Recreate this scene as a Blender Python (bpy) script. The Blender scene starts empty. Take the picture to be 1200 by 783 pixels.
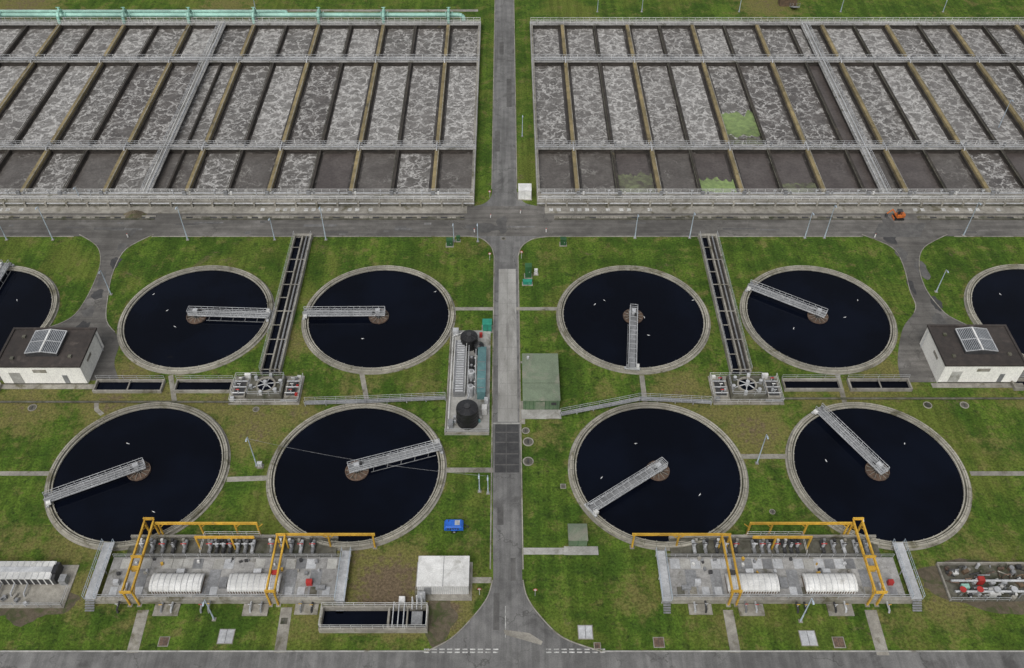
import bpy, math, random
from mathutils import Vector, noise
random.seed(11)
scene=bpy.context.scene

# ------------------------------------------------------------------ camera projection
H=126.66; F=1060.0; PH=math.atan(1090/1060.0)
C,Sn=math.cos(PH),math.sin(PH)
def S(a,b,z=0.0):
    """camera pixel -> metres on the horizontal plane at height z"""
    u=a-591.5; v=b-391.5
    t=(H-z)/(v*C+F*Sn)
    return Vector((u*t,(F*C-v*Sn)*t,z))

# ------------------------------------------------------------------ materials
def newmat(name):
    m=bpy.data.materials.new(name); m.use_nodes=True
    nt=m.node_tree; b=nt.nodes['Principled BSDF']
    return m,nt,b
def N(nt,t,**k):
    n=nt.nodes.new(t)
    for a,v in k.items():
        setattr(n,a,v)
    return n
def pos(nt):
    return N(nt,'ShaderNodeNewGeometry').outputs['Position']
def noi(nt,vec,scale,detail=4,rough=.55,dist=0.0,out='Fac'):
    n=N(nt,'ShaderNodeTexNoise'); n.inputs['Scale'].default_value=scale
    n.inputs['Detail'].default_value=detail; n.inputs['Roughness'].default_value=rough
    n.inputs['Distortion'].default_value=dist
    nt.links.new(vec,n.inputs['Vector']); return n.outputs[out]
def ramp(nt,fac,a,b,lo=0.0,hi=1.0):
    n=N(nt,'ShaderNodeMapRange'); n.interpolation_type='SMOOTHSTEP'
    n.inputs['From Min'].default_value=a; n.inputs['From Max'].default_value=b
    n.inputs['To Min'].default_value=lo; n.inputs['To Max'].default_value=hi
    nt.links.new(fac,n.inputs['Value']); return n.outputs['Result']
def mix(nt,fac,a,b,mode='MIX'):
    n=N(nt,'ShaderNodeMix'); n.data_type='RGBA'; n.blend_type=mode
    if isinstance(fac,(int,float)): n.inputs[0].default_value=fac
    else: nt.links.new(fac,n.inputs[0])
    for i,x in ((6,a),(7,b)):
        if isinstance(x,tuple): n.inputs[i].default_value=(x[0],x[1],x[2],1)
        else: nt.links.new(x,n.inputs[i])
    return n.outputs[2]
def math_(nt,op,a,b=None):
    n=N(nt,'ShaderNodeMath'); n.operation=op
    for i,x in enumerate((a,b)):
        if x is None: continue
        if isinstance(x,(int,float)): n.inputs[i].default_value=x
        else: nt.links.new(x,n.inputs[i])
    return n.outputs[0]
def vmath(nt,op,a,b):
    n=N(nt,'ShaderNodeVectorMath'); n.operation=op
    for i,x in enumerate((a,b)):
        if isinstance(x,tuple): n.inputs[i].default_value=x
        else: nt.links.new(x,n.inputs[i])
    return n.outputs[0]
def grey(nt,val):
    n=N(nt,'ShaderNodeCombineColor')
    for i in range(3): nt.links.new(val,n.inputs[i])
    return n.outputs[0]
def pmat(name,c1,c2,scale=1.0,rough=.8,metal=0.0,stain=None,stain_lo=.5,dark=.7,bump=0.0,grain=.12,mapping=None,cracks=False):
    m,nt,b=newmat(name); p=pos(nt); p0=p
    if mapping:
        mp=N(nt,'ShaderNodeMapping'); mp.inputs['Scale'].default_value=mapping
        nt.links.new(p,mp.inputs['Vector']); p=mp.outputs[0]
    c=mix(nt,ramp(nt,noi(nt,p,scale,5,.6),.35,.65),c1,c2)
    if stain: c=mix(nt,ramp(nt,noi(nt,p,scale*.37,6,.65,.6),stain_lo,stain_lo+.16),c,stain)
    d=ramp(nt,noi(nt,p,scale*.12,3),.3,.7,dark,1.08)
    c=mix(nt,1.0,c,grey(nt,d),'MULTIPLY')
    if cracks:
        q=vmath(nt,'ADD',p0,vmath(nt,'MULTIPLY',noi(nt,p0,.5,4,.6,0,'Color'),(5.,5.,0.)))
        v=N(nt,'ShaderNodeTexVoronoi'); v.feature='DISTANCE_TO_EDGE'; v.voronoi_dimensions='2D'; v.inputs['Scale'].default_value=.16
        nt.links.new(q,v.inputs['Vector'])
        cr=math_(nt,'MULTIPLY',ramp(nt,v.outputs['Distance'],.008,.03,1,0),ramp(nt,noi(nt,p0,.12,3),.48,.6,0,.55))
        c=mix(nt,cr,c,(.05,.05,.045))
        mp2=N(nt,'ShaderNodeMapping'); mp2.inputs['Scale'].default_value=(.06,1,1) if cracks=='x' else (1,.05,1)
        nt.links.new(p0,mp2.inputs['Vector'])
        c=mix(nt,1.0,c,grey(nt,ramp(nt,noi(nt,mp2.outputs[0],.9,3,.6),.35,.65,.80,1.12)),'MULTIPLY')
    g=ramp(nt,noi(nt,p,5.5,2,.7),.3,.7,1-grain,1+grain)
    c=mix(nt,1.0,c,grey(nt,g),'MULTIPLY')
    nt.links.new(c,b.inputs['Base Color'])
    b.inputs['Roughness'].default_value=rough; b.inputs['Metallic'].default_value=metal
    if bump:
        bp=N(nt,'ShaderNodeBump'); bp.inputs['Strength'].default_value=bump; bp.inputs['Distance'].default_value=.08
        nt.links.new(noi(nt,p,3.5,5,.7),bp.inputs['Height']); nt.links.new(bp.outputs[0],b.inputs['Normal'])
    return m

CONC=pmat('concrete',(.32,.305,.265),(.23,.215,.185),.8,.9,stain=(.12,.11,.07),stain_lo=.53,bump=.3)
RIM=pmat('tank_rim_concrete',(.38,.36,.30),(.28,.265,.22),.6,.9,stain=(.14,.13,.08),stain_lo=.53,bump=.3)
CONCP=pmat('pale_concrete',(.43,.425,.40),(.33,.325,.30),.7,.9,stain=(.18,.17,.14),stain_lo=.55,bump=.2)
CONCD=pmat('damp_concrete',(.13,.125,.10),(.08,.075,.055),1.0,.85,stain=(.045,.05,.025),stain_lo=.5)
DECK=pmat('walkway_deck',(.37,.365,.35),(.27,.265,.255),1.1,.85,stain=(.15,.145,.12),stain_lo=.52)
OCHRE=pmat('algae_stained_wall',(.29,.23,.115),(.19,.155,.08),.45,.9,stain=(.10,.085,.05),stain_lo=.55)
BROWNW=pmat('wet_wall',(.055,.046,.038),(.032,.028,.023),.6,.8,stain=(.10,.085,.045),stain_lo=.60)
ASPH=pmat('asphalt',(.180,.178,.172),(.14,.138,.135),.5,.9,stain=(.095,.093,.09),stain_lo=.54,dark=.75,bump=.2,cracks='y')
ASPHB=pmat('old_asphalt',(.150,.142,.130),(.110,.104,.095),.4,.92,stain=(.185,.177,.165),stain_lo=.54,dark=.68,bump=.25,cracks='x')
ASPHD=pmat('new_asphalt',(.040,.040,.042),(.058,.058,.058),.9,.9)
ASPHM=pmat('patched_asphalt',(.085,.083,.08),(.115,.112,.107),.9,.9)
LANE=pmat('concrete_lane',(.36,.355,.335),(.29,.285,.265),.35,.9,stain=(.20,.195,.18),stain_lo=.54,mapping=(2.5,.5,1))
SOIL=pmat('bare_soil',(.135,.11,.075),(.09,.075,.048),1.2,.95,stain=(.06,.075,.022),stain_lo=.47,bump=.5)
GALV=pmat('galvanised_steel',(.50,.51,.52),(.39,.40,.41),1.5,.55,metal=.1,dark=.8)
GALVD=pmat('grey_grating',(.20,.205,.21),(.27,.275,.28),2.0,.6,metal=.1)
SLAT=pmat('aluminium_louvre',(.42,.44,.46),(.34,.36,.38),1.5,.45,metal=.3,dark=.85)
WHITE=pmat('white_paint',(.74,.74,.72),(.60,.60,.58),.7,.6,stain=(.40,.39,.35),stain_lo=.58)
LINE=pmat('road_paint',(.62,.62,.60),(.38,.38,.36),3.0,.8,stain=(.2,.2,.19),stain_lo=.52)
YEL=pmat('yellow_paint',(.62,.38,.045),(.48,.28,.035),1.0,.5,stain=(.28,.17,.05),stain_lo=.58)
TEAL=pmat('teal_paint',(.34,.58,.49),(.27,.50,.42),.8,.5,stain=(.2,.3,.25),stain_lo=.6)
TEALD=pmat('teal_cabinet',(.03,.30,.20),(.025,.24,.17),1,.5)
TURQ=pmat('turquoise_panel',(.12,.24,.24),(.09,.19,.20),1,.5)
GREENB=pmat('green_cladding',(.11,.17,.095),(.09,.14,.08),.6,.7,stain=(.12,.14,.10),stain_lo=.55)
GREENR=pmat('green_roof',(.17,.215,.145),(.14,.175,.12),.5,.8,stain=(.23,.23,.18),stain_lo=.50)
GREENK=pmat('dark_green_paint',(.03,.11,.04),(.025,.085,.03),1,.5)
BLACK=pmat('black_plastic',(.012,.012,.013),(.022,.022,.024),1,.35)
DARK=pmat('dark_metal',(.05,.05,.052),(.035,.035,.036),2,.6)
RUST=pmat('rusty_steel',(.17,.11,.075),(.095,.065,.05),2.5,.85,stain=(.05,.04,.03),stain_lo=.5)
ROOFB=pmat('brown_roof_felt',(.055,.045,.04),(.04,.034,.031),.8,.9,stain=(.09,.075,.065),stain_lo=.55)
WALLW=pmat('rendered_wall',(.80,.79,.74),(.72,.71,.67),.5,.85,stain=(.52,.49,.43),stain_lo=.60,mapping=(1,1,.4),dark=.88)
RED=pmat('red_paint',(.45,.03,.025),(.34,.03,.025),1,.5)
BLUE=pmat('blue_paint',(.02,.13,.55),(.02,.10,.42),1,.4)
ORANGE=pmat('orange_paint',(.60,.16,.03),(.45,.12,.03),1,.5)
LAMP=pmat('lamp_pole_steel',(.45,.53,.60),(.38,.45,.52),1,.5)
WOOD=pmat('brown_boards',(.15,.10,.06),(.10,.07,.045),1.5,.8)
ALGAE=pmat('algae_mat',(.22,.30,.11),(.15,.21,.085),.9,.8,stain=(.11,.11,.075),stain_lo=.53)
ALGAE2=pmat('thin_algae',(.15,.17,.095),(.10,.10,.07),.7,.8,stain=(.075,.066,.058),stain_lo=.48)
FEATHER=pmat('white_feathers',(.78,.78,.77),(.7,.7,.69),3,.8,dark=.95)
WING=pmat('grey_feathers',(.45,.46,.48),(.38,.39,.41),3,.8)
BEAK=pmat('beak',(.6,.35,.05),(.5,.3,.05),3,.6)

def watermat():
    m,nt,b=newmat('tank_water'); p=pos(nt)
    c=mix(nt,ramp(nt,noi(nt,p,.06,3),.4,.65),(.0025,.0032,.0062),(.0035,.0050,.0105))
    c=mix(nt,ramp(nt,noi(nt,p,.45,6,.7,1.0),.68,.82),c,(.012,.012,.012))
    nt.links.new(c,b.inputs['Base Color'])
    b.inputs['Roughness'].default_value=.05; b.inputs['IOR'].default_value=1.20
    b.inputs['Specular Tint'].default_value=(.75,.85,1,1)
    bp=N(nt,'ShaderNodeBump'); bp.inputs['Strength'].default_value=.10; bp.inputs['Distance'].default_value=.05
    nt.links.new(noi(nt,p,.5,4,.6,.5),bp.inputs['Height']); nt.links.new(bp.outputs[0],b.inputs['Normal'])
    return m
WATER=watermat()
def foam(name,base1,base2,web,width,amount,seed,k=1.0):
    m,nt,b=newmat(name); g=pos(nt)
    p=vmath(nt,'ADD',g,(seed*37.,seed*11.,0.))
    c=mix(nt,ramp(nt,noi(nt,p,.22,5,.6,.5),.35,.65),base1,base2)
    wob=vmath(nt,'MULTIPLY',vmath(nt,'SUBTRACT',noi(nt,p,.42,4,.6,0,'Color'),(.5,.5,.5)),(6.5,6.5,0.))
    q=vmath(nt,'ADD',p,wob)
    def web_(sc,w,amp):
        v=N(nt,'ShaderNodeTexVoronoi'); v.feature='DISTANCE_TO_EDGE'; v.voronoi_dimensions='2D'; v.inputs['Scale'].default_value=sc
        nt.links.new(q,v.inputs['Vector']); return ramp(nt,v.outputs['Distance'],.015,w,amp,0)
    r1=web_(.30,.13*width,1.0); r2=web_(.66,.13*width,.8)
    r2=math_(nt,'MULTIPLY',r2,ramp(nt,noi(nt,p,.3,3),.40,.56))
    r=math_(nt,'MAXIMUM',r1,r2)
    msk=ramp(nt,noi(nt,p,.13,4,.6),.50-amount*.24,.64-amount*.24,.10,1)
    r=math_(nt,'MULTIPLY',r,msk)
    r=math_(nt,'MULTIPLY',r,ramp(nt,noi(nt,p,1.1,3,.7),.33,.58,.35,1))
    c=mix(nt,r,c,web)
    sp=ramp(nt,noi(nt,p,1.7,3,.75),.25,.75,.78,1.24)
    c=mix(nt,1.0,c,grey(nt,sp),'MULTIPLY')
    nt.links.new(c,b.inputs['Base Color']); b.inputs['Roughness'].default_value=.35
    bp=N(nt,'ShaderNodeBump'); bp.inputs['Strength'].default_value=.5; bp.inputs['Distance'].default_value=.12
    nt.links.new(math_(nt,'ADD',r,noi(nt,p,1.4,3)),bp.inputs['Height']); nt.links.new(bp.outputs[0],b.inputs['Normal'])
    return m
FO=[foam('dense_foam',(.145,.138,.128),(.205,.196,.185),(.50,.49,.47),1.25,1.1,1),
    foam('broken_foam',(.090,.083,.076),(.14,.132,.122),(.46,.45,.43),1.0,.8,2),
    foam('grey_foam',(.120,.112,.104),(.165,.156,.146),(.45,.44,.42),1.1,.95,3),
    foam('brown_liquor',(.082,.073,.066),(.112,.102,.093),(.26,.25,.23),.8,.05,4),
    foam('dark_liquor',(.070,.059,.055),(.095,.082,.076),(.15,.14,.13),.6,-.5,5),
    foam('streaked_foam',(.072,.065,.060),(.108,.098,.09),(.46,.45,.43),.9,.65,6)]
EDGE=pmat('liquor_edge_shade',(.038,.033,.030),(.060,.053,.047),.9,.4,stain=(.14,.13,.12),stain_lo=.52)  # shade beside basin walls, painted as dark strips on the foam-free liquor

def grassmat():
    m,nt,b=newmat('grass'); p=pos(nt)
    c=mix(nt,ramp(nt,noi(nt,p,.13,6,.7),.38,.62),(.043,.086,.011),(.083,.136,.018))
    c=mix(nt,ramp(nt,noi(nt,p,.75,5,.7,.4),.50,.68),c,(.032,.058,.011))
    c=mix(nt,math_(nt,'MULTIPLY',ramp(nt,noi(nt,p,.045,5,.6,.5),.50,.64),.85),c,(.110,.135,.026))
    c=mix(nt,math_(nt,'MULTIPLY',ramp(nt,noi(nt,p,.26,6,.75,.3),.53,.66),.70),c,(.150,.135,.048))
    c=mix(nt,math_(nt,'MULTIPLY',ramp(nt,noi(nt,p,.09,6,.8,.6),.60,.70),.75),c,(.135,.108,.060))
    mp=N(nt,'ShaderNodeMapping'); mp.inputs['Scale'].default_value=(1.0,.05,1); nt.links.new(p,mp.inputs['Vector'])
    st=ramp(nt,noi(nt,mp.outputs[0],.75,2,.5),.35,.65,.84,1.13)
    c=mix(nt,1.0,c,grey(nt,st),'MULTIPLY')
    at=N(nt,'ShaderNodeAttribute'); at.attribute_name='wear'
    w=math_(nt,'ADD',at.outputs['Fac'],math_(nt,'MULTIPLY',math_(nt,'SUBTRACT',noi(nt,p,.45,6,.7),.5),1.5))
    c=mix(nt,math_(nt,'MULTIPLY',ramp(nt,w,.30,.75),ramp(nt,at.outputs['Fac'],.02,.25,0,.9)),c,(.155,.142,.048))
    w2=math_(nt,'ADD',at.outputs['Fac'],math_(nt,'MULTIPLY',math_(nt,'SUBTRACT',noi(nt,p,.8,6,.7),.5),1.6))
    c=mix(nt,math_(nt,'MULTIPLY',ramp(nt,w2,.72,1.1),ramp(nt,at.outputs['Fac'],.3,.5)),c,(.135,.102,.065))
    g=ramp(nt,noi(nt,p,2.4,4,.8),.28,.72,.50,1.45)
    c=mix(nt,1.0,c,grey(nt,g),'MULTIPLY')
    nt.links.new(c,b.inputs['Base Color']); b.inputs['Roughness'].default_value=.95
    b.inputs['Specular IOR Level'].default_value=.15
    bp=N(nt,'ShaderNodeBump'); bp.inputs['Strength'].default_value=.6; bp.inputs['Distance'].default_value=.15
    nt.links.new(noi(nt,p,2.2,5,.8),bp.inputs['Height']); nt.links.new(bp.outputs[0],b.inputs['Normal'])
    return m
GRASS=grassmat()

# ------------------------------------------------------------------ mesh builder
class M:
    def __init__(s,name): s.n=name; s.v=[]; s.f=[]; s.mi=[]; s.mats=[]; s.sm=[]
    def add(s,vs,fs,m,smooth=False):
        if m not in s.mats: s.mats.append(m)
        k=s.mats.index(m); o=len(s.v)
        s.v+= [tuple(x) for x in vs]
        for f in fs:
            s.f.append([i+o for i in f]); s.mi.append(k); s.sm.append(smooth)
    def box(s,c,d,m,rz=0.0,taper=1.0):
        cr,sr=math.cos(rz),math.sin(rz); vs=[]
        for sz in (-1,1):
            for sx,sy in ((-1,-1),(1,-1),(1,1),(-1,1)):
                k=taper if sz>0 else 1
                x=sx*d[0]/2*k; y=sy*d[1]/2*k
                vs.append((c[0]+x*cr-y*sr,c[1]+x*sr+y*cr,c[2]+sz*d[2]/2))
        s.add(vs,[(3,2,1,0),(4,5,6,7),(0,1,5,4),(1,2,6,5),(2,3,7,6),(3,0,4,7)],m)
    def bx(s,x0,x1,y0,y1,z0,z1,m):
        s.box(((x0+x1)/2,(y0+y1)/2,(z0+z1)/2),(abs(x1-x0),abs(y1-y0),abs(z1-z0)),m)
    def quad(s,x0,x1,y0,y1,z,m):
        s.add([(x0,y0,z),(x1,y0,z),(x1,y1,z),(x0,y1,z)],[(0,1,2,3)],m)
    def prism(s,poly,z0,z1,m,ms=None):
        A=sum(poly[i][0]*poly[(i+1)%len(poly)][1]-poly[(i+1)%len(poly)][0]*poly[i][1] for i in range(len(poly)))
        if A<0: poly=poly[::-1]
        n=len(poly)
        s.add([(p[0],p[1],z1) for p in poly],[tuple(range(n))],m)
        if z1-z0>1e-4:
            vs=[(p[0],p[1],z0) for p in poly]+[(p[0],p[1],z1) for p in poly]
            s.add(vs,[(i,(i+1)%n,n+(i+1)%n,n+i) for i in range(n)],ms or m)
    def tube(s,a,b,r,m,n=4,r2=None):
        a=Vector(a);b=Vector(b);d=b-a
        if d.length<1e-6: return
        d.normalize(); up=Vector((0,0,1)) if abs(d.z)<.9 else Vector((1,0,0))
        x=d.cross(up).normalized(); y=d.cross(x); r2=r if r2 is None else r2
        vs=[]
        for c,rr in ((a,r),(b,r2)):
            for i in range(n):
                t=2*math.pi*(i+.5)/n; vs.append(c+x*math.cos(t)*rr+y*math.sin(t)*rr)
        s.add(vs,[(i,n+i,n+(i+1)%n,(i+1)%n) for i in range(n)],m,n>6)
        s.add(vs,[tuple(range(n)),tuple(range(2*n-1,n-1,-1))],m)
    def path(s,pts,r,m,n=8):
        for i in range(len(pts)-1): s.tube(pts[i],pts[i+1],r,m,n)
    def cyl(s,c,r,h,m,n=24,r2=None): s.tube(c,(c[0],c[1],c[2]+h),r,m,n,r2)
    def ring(s,c,r0,r1,z0,z1,m,n=128):
        vs=[]
        for (r,z) in ((r0,z0),(r0,z1),(r1,z1),(r1,z0)):
            for i in range(n):
                t=2*math.pi*i/n; vs.append((c[0]+r*math.cos(t),c[1]+r*math.sin(t),z))
        fs=[]
        for k in range(3):
            for i in range(n):
                j=(i+1)%n; fs.append((k*n+i,(k+1)*n+i,(k+1)*n+j,k*n+j)[::-1])
        s.add(vs,fs,m)
    def disc(s,c,r,z,m,n=128):
        s.add([(c[0]+r*math.cos(2*math.pi*i/n),c[1]+r*math.sin(2*math.pi*i/n),z) for i in range(n)],[tuple(range(n))],m)
    def rail(s,pts,m=None,h=1.1,step=1.8,r=.035):
        m=m or GALV
        for a,b in zip(pts[:-1],pts[1:]):
            a=Vector(a);b=Vector(b)
            for k in (h,h*.52): s.tube(a+Vector((0,0,k)),b+Vector((0,0,k)),r,m)
            n=max(1,int((b-a).length/step))
            for i in range(n+1):
                p=a.lerp(b,i/n); s.tube(p,p+Vector((0,0,h)),r,m)
    def strip(s,pts,w,z0,z1,m):
        pts=[Vector((p[0],p[1])) for p in pts]; L=[];R=[]
        for i,p in enumerate(pts):
            d=(pts[min(i+1,len(pts)-1)]-pts[max(i-1,0)]).normalized(); nn=Vector((-d.y,d.x))*w/2
            L.append(p+nn);R.append(p-nn)
        n=len(pts); vs=[(p.x,p.y,z1) for p in L]+[(p.x,p.y,z1) for p in R]+[(p.x,p.y,z0) for p in L]+[(p.x,p.y,z0) for p in R]
        fs=[]
        for i in range(n-1):
            fs+= [(i,n+i,n+i+1,i+1),(2*n+i,i,i+1,2*n+i+1),(n+i,3*n+i,3*n+i+1,n+i+1)]
        fs+= [(0,2*n,3*n,n),(n-1,2*n-1,4*n-1,3*n-1)]
        s.add(vs,fs,m)
    def done(s,origin=None,name=None):
        xs=[v[0] for v in s.v]; ys=[v[1] for v in s.v]
        o=origin or ((min(xs)+max(xs))/2,(min(ys)+max(ys))/2,0)
        me=bpy.data.meshes.new(s.n)
        me.from_pydata([(v[0]-o[0],v[1]-o[1],v[2]-o[2]) for v in s.v],[],s.f)
        for m in s.mats: me.materials.append(m)
        me.polygons.foreach_set('material_index',s.mi); me.polygons.foreach_set('use_smooth',s.sm); me.update()
        ob=bpy.data.objects.new(name or s.n,me); ob.location=o; scene.collection.objects.link(ob); return ob

def smooth(pts,n=6,closed=False):
    P=[Vector((p[0],p[1])) for p in pts]; out=[]; L=len(P)
    for i in range(L-1):
        p0=P[max(i-1,0)];p1=P[i];p2=P[i+1];p3=P[min(i+2,L-1)]
        for k in range(n):
            t=k/n
            out.append(.5*((2*p1)+(-p0+p2)*t+(2*p0-5*p1+4*p2-p3)*t*t+(-p0+3*p1-3*p2+p3)*t**3))
    out.append(P[-1]); return out
def SP(l,z=0): return [S(a,b,z) for a,b in l]
def blob(cx,cy,rx,ry,n=40,rough=.25,seed=0):
    out=[]
    for i in range(n):
        t=2*math.pi*i/n; k=1+rough*noise.noise(Vector((math.cos(t)*1.6+seed,math.sin(t)*1.6,seed)))*2+rough*.4*noise.noise(Vector((math.cos(t)*6+seed,math.sin(t)*6,seed)))
        out.append((cx+rx*k*math.cos(t),cy+ry*k*math.sin(t)))
    return out

# ------------------------------------------------------------------ ground
wear=[(150,440,7,.85),(120,395,5,.7),(345,400,6,.75),(300,500,9,.85),(255,470,7,.8),(350,480,6,.8),(350,350,4,.4),(800,462,9,.8),(885,505,9,.9),(840,485,7,.75),
(1040,440,8,.75),(455,690,9,1.2),(410,650,6,.9),(520,720,5,1.2),(560,690,3,.6),(130,470,8,.9),(200,470,7,.85),(1000,465,7,.75),(950,465,6,.7),(90,640,8,.7),(20,640,8,.6),(360,720,6,.7),
(745,700,5,.7),(1110,700,8,.8),(1150,655,8,.6),(1060,735,7,.5),(560,640,5,.5),(640,300,5,.5),(560,290,5,.5),(420,300,9,.35),(100,300,8,.3),(800,300,10,.35),(1000,300,8,.3),(1180,460,8,.6),
(530,390,4,.7),(600,500,3,.5),(640,510,5,.6),(710,455,4,.6),(30,250,8,.6),(270,5,14,.7),(30,5,14,.9),(900,5,14,.8),(160,730,7,.5),(850,740,5,.6),(660,700,5,.4),(590,60,4,.5),(500,455,5,.6),(30,475,10,.8),(590,690,3,.5),
(570,120,4,.45),(612,150,4,.45),(480,720,5,1.1),(100,690,6,.8),(860,400,5,.6),(230,640,12,.45),(960,640,12,.4),(820,650,8,.5),(380,380,5,.6),(320,380,5,.5),(1000,500,9,.4),(90,520,8,.4),(1170,520,9,.45),(560,510,5,.5),(420,455,6,.6),(700,620,6,.45)]
WB=[(S(a,b),r,k) for a,b,r,k in wear]
TC=[(-61.2,127.8),(-25.0,127.8),(25.5,127.8),(62.2,127.8),(-62.2,90.5),(-25.1,90.5),(26.0,90.5),(63.3,90.5),(-104.6,127.8),(107.6,128.2)]
def lin(a,b,st): 
    n=int(round((b-a)/st)); return [a+(b-a)*i/n for i in range(n+1)]
gx=[-3000,-1500,-700,-400,-250]+lin(-180,180,1.5)+[250,400,700,1500,3000]
gy=[-3000,-1500,-600,-250,-80,0]+lin(36,285,1.5)+[340,450,700,1500,3500,6000]
vs=[];wv=[]
for y in gy:
    for x in gx:
        w=0
        if -180<=x<=180 and 36<=y<=285:
            for c,r,k in WB:
                d=((x-c.x)**2+(y-c.y)**2)/(r*r)
                if d<6: w=max(w,k*math.exp(-d))
            for c in TC:
                d=math.hypot(x-c[0],y-c[1])-15
                if d<4.5: w=max(w,.5*math.exp(-max(d,0)**2/2.2))
        vs.append((x,y,0));wv.append(w)
nx=len(gx); fs=[(j*nx+i,j*nx+i+1,(j+1)*nx+i+1,(j+1)*nx+i) for j in range(len(gy)-1) for i in range(nx-1)]
me=bpy.data.meshes.new('ground'); me.from_pydata(vs,[],fs); me.materials.append(GRASS)
at=me.attributes.new('wear','FLOAT','POINT'); at.data.foreach_set('value',wv)
ob=bpy.data.objects.new('ground',me); scene.collection.objects.link(ob)

# ------------------------------------------------------------------ roads
YC0,YC1=152.9,163.6
g=M('road'); g.quad(-900,900,YC0,YC1,.020,ASPHB)
g.done()
g=M('road')   # central road
L=smooth(SP([(500,764),(530,748),(556,722),(572,700),(578,680)]))
Rr=smooth(SP([(612,680),(617,700),(632,722),(660,748),(705,764)]))
poly=[(p.x,p.y) for p in L]+[(-2.15,100),(-2.2,146)]
poly+= [(p.x,p.y) for p in smooth([(-2.3,146.5),(-3.0,149.5),(-5.2,152.2),(-8.5,152.95)])]
poly+= [(10.5,152.95)]
poly+= [(p.x,p.y) for p in smooth([(10.0,152.9),(6.2,152.0),(3.7,149.5),(2.9,146.5)])]
poly+= [(2.75,100)]+[(p.x,p.y) for p in Rr]
g.prism(poly,0,.024,ASPH)
g.prism([(-8,163.5)]+[(p.x,p.y) for p in smooth([(-7,163.55),(-4.6,164.6),(-3.1,167.2),(-2.9,171)])]+[(-2.9,420),(2.7,420)]+[(p.x,p.y) for p in smooth([(2.7,171),(3.1,167.2),(4.8,164.6),(7.5,163.55)])],0,.024,ASPH)
g.done()
g=M('road'); g.quad(-900,900,44,58.8,.016,ASPH); g.done()
# kerbs
g=M('kerb')
for side in (-1,1):
    g.strip([(p.x-(.1 if side<0 else -.1),p.y) for p in (L if side<0 else Rr)],.16,0,.12,CONC)
g.strip([(-2.25,72),(-2.25,146.4)],.2,0,.12,CONC); g.strip([(2.85,72),(2.85,146.4)],.2,0,.12,CONC)
g.strip(smooth([(-2.3,146.5),(-3.0,149.5),(-5.2,152.2),(-8.5,152.9)]),.2,0,.12,CONC)
g.strip(smooth([(10.0,152.85),(6.2,152.0),(3.7,149.5),(2.9,146.5)]),.2,0,.12,CONC)
for x in (-3.0,2.8): g.strip([(x,170),(x,300)],.2,0,.12,CONC)
g.strip([S(-60,763.5),S(500,763.5)],.2,0,.12,CONCP); g.strip([S(706,763.5),S(1260,763.5)],.2,0,.12,CONCP)
for a,b in ((-250,-94),(-77,-8.5),(10,78),(98,250)): g.strip([(a,152.8),(b,152.8)],.2,0,.13,CONC)
g.done()
# concrete lane slabs with joints
g=M('concrete_road_lane')
y=101.3
while y<142:
    for xa,xb in ((-1.25,.52),(.56,2.3)): g.quad(xa,xb,y,min(y+3.0,142.2),.030,LANE)
    y+=3.05
g.quad(-1.7,2.5,90.3,100.7,.030,ASPHD)
g.quad(.2,.30,90.3,100.7,.034,ASPHM)
for yy in (91.8,94.1,96.6,98.8): g.quad(-1.6,2.4,yy,yy+.25,.034,ASPHM)
g.quad(-2.05,2.65,100.8,101.1,.034,CONCP)
g.done()
# side roads
g=M('service_road')
pl=smooth(SP([(93,275),(113,288),(118,305),(113,325),(100,352),(84,372),(55,384),(20,386)]),5)
pr=smooth(SP([(140,446),(134,425),(140,398),(125,376),(127,345),(133,318),(148,292),(180,275)]),5)
g.prism([(p.x,p.y) for p in pl]+[tuple(S(-60,386)[:2]),tuple(S(-60,446)[:2])]+[(p.x,p.y) for p in pr],0,.028,ASPHB)
g.strip(pl,.16,0,.1,CONC); g.strip(pr[12:],.16,0,.1,CONC)
pr2=smooth(SP([(1010,275),(1045,290),(1058,310),(1066,340),(1073,362),(1058,385),(1052,420),(1056,448)]),5)
pl2=smooth(SP([(1250,395),(1170,392),(1118,374),(1098,357),(1083,335),(1077,310),(1083,290),(1110,275)]),5)
g.prism([(p.x,p.y) for p in pr2]+[tuple(S(1250,448)[:2])]+[(p.x,p.y) for p in pl2],0,.028,ASPHB)
g.strip(pl2,.16,0,.1,CONC); g.strip(pr2[:22],.16,0,.1,CONC)
for sx,cx in ((-1,S(122,330)),(1,S(1072,320))):
    for k in range(7):
        g.prism(blob(cx.x+random.uniform(-2,2),cx.y-14+k*5,random.uniform(.6,1.5),random.uniform(1,2.8),20,.3,k+sx),0,.032,random.choice([ASPHM,ASPHD,ASPHM]))
g.done()
# patches on cross road
g=M('asphalt_patch')
for i in range(34):
    x=random.uniform(-150,150); yy=random.uniform(153.3,157.5); w=random.uniform(1,8); h=random.uniform(.4,.9)
    g.prism([(x,yy),(x+w,yy+.05),(x+w,yy+h),(x,yy+h)],0,.026+.0005*i,random.choice([ASPH,ASPHM,ASPHM,ASPH]))
for x,yy,w,h in ((-1.7,62,.9,6),(.9,70,.8,4),(-1.2,80,1.0,3.5),(-2.4,185,1.2,9),(.5,205,1.3,14),(-1.5,232,1.2,7)):
    g.prism([(x,yy),(x+w,yy),(x+w,yy+h),(x,yy+h)],0,.028,ASPHM)
g.prism(SP([(1030,262),(1085,262),(1078,278),(1022,278)]),0,.046,ASPHM)
g.prism(blob(-5,156,4.5,1.5,30,.3,2),0,.047,ASPHM); g.prism(blob(-.5,157,1.4,2.6,30,.3,4),0,.05,ASPHM)
g.done()
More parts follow.
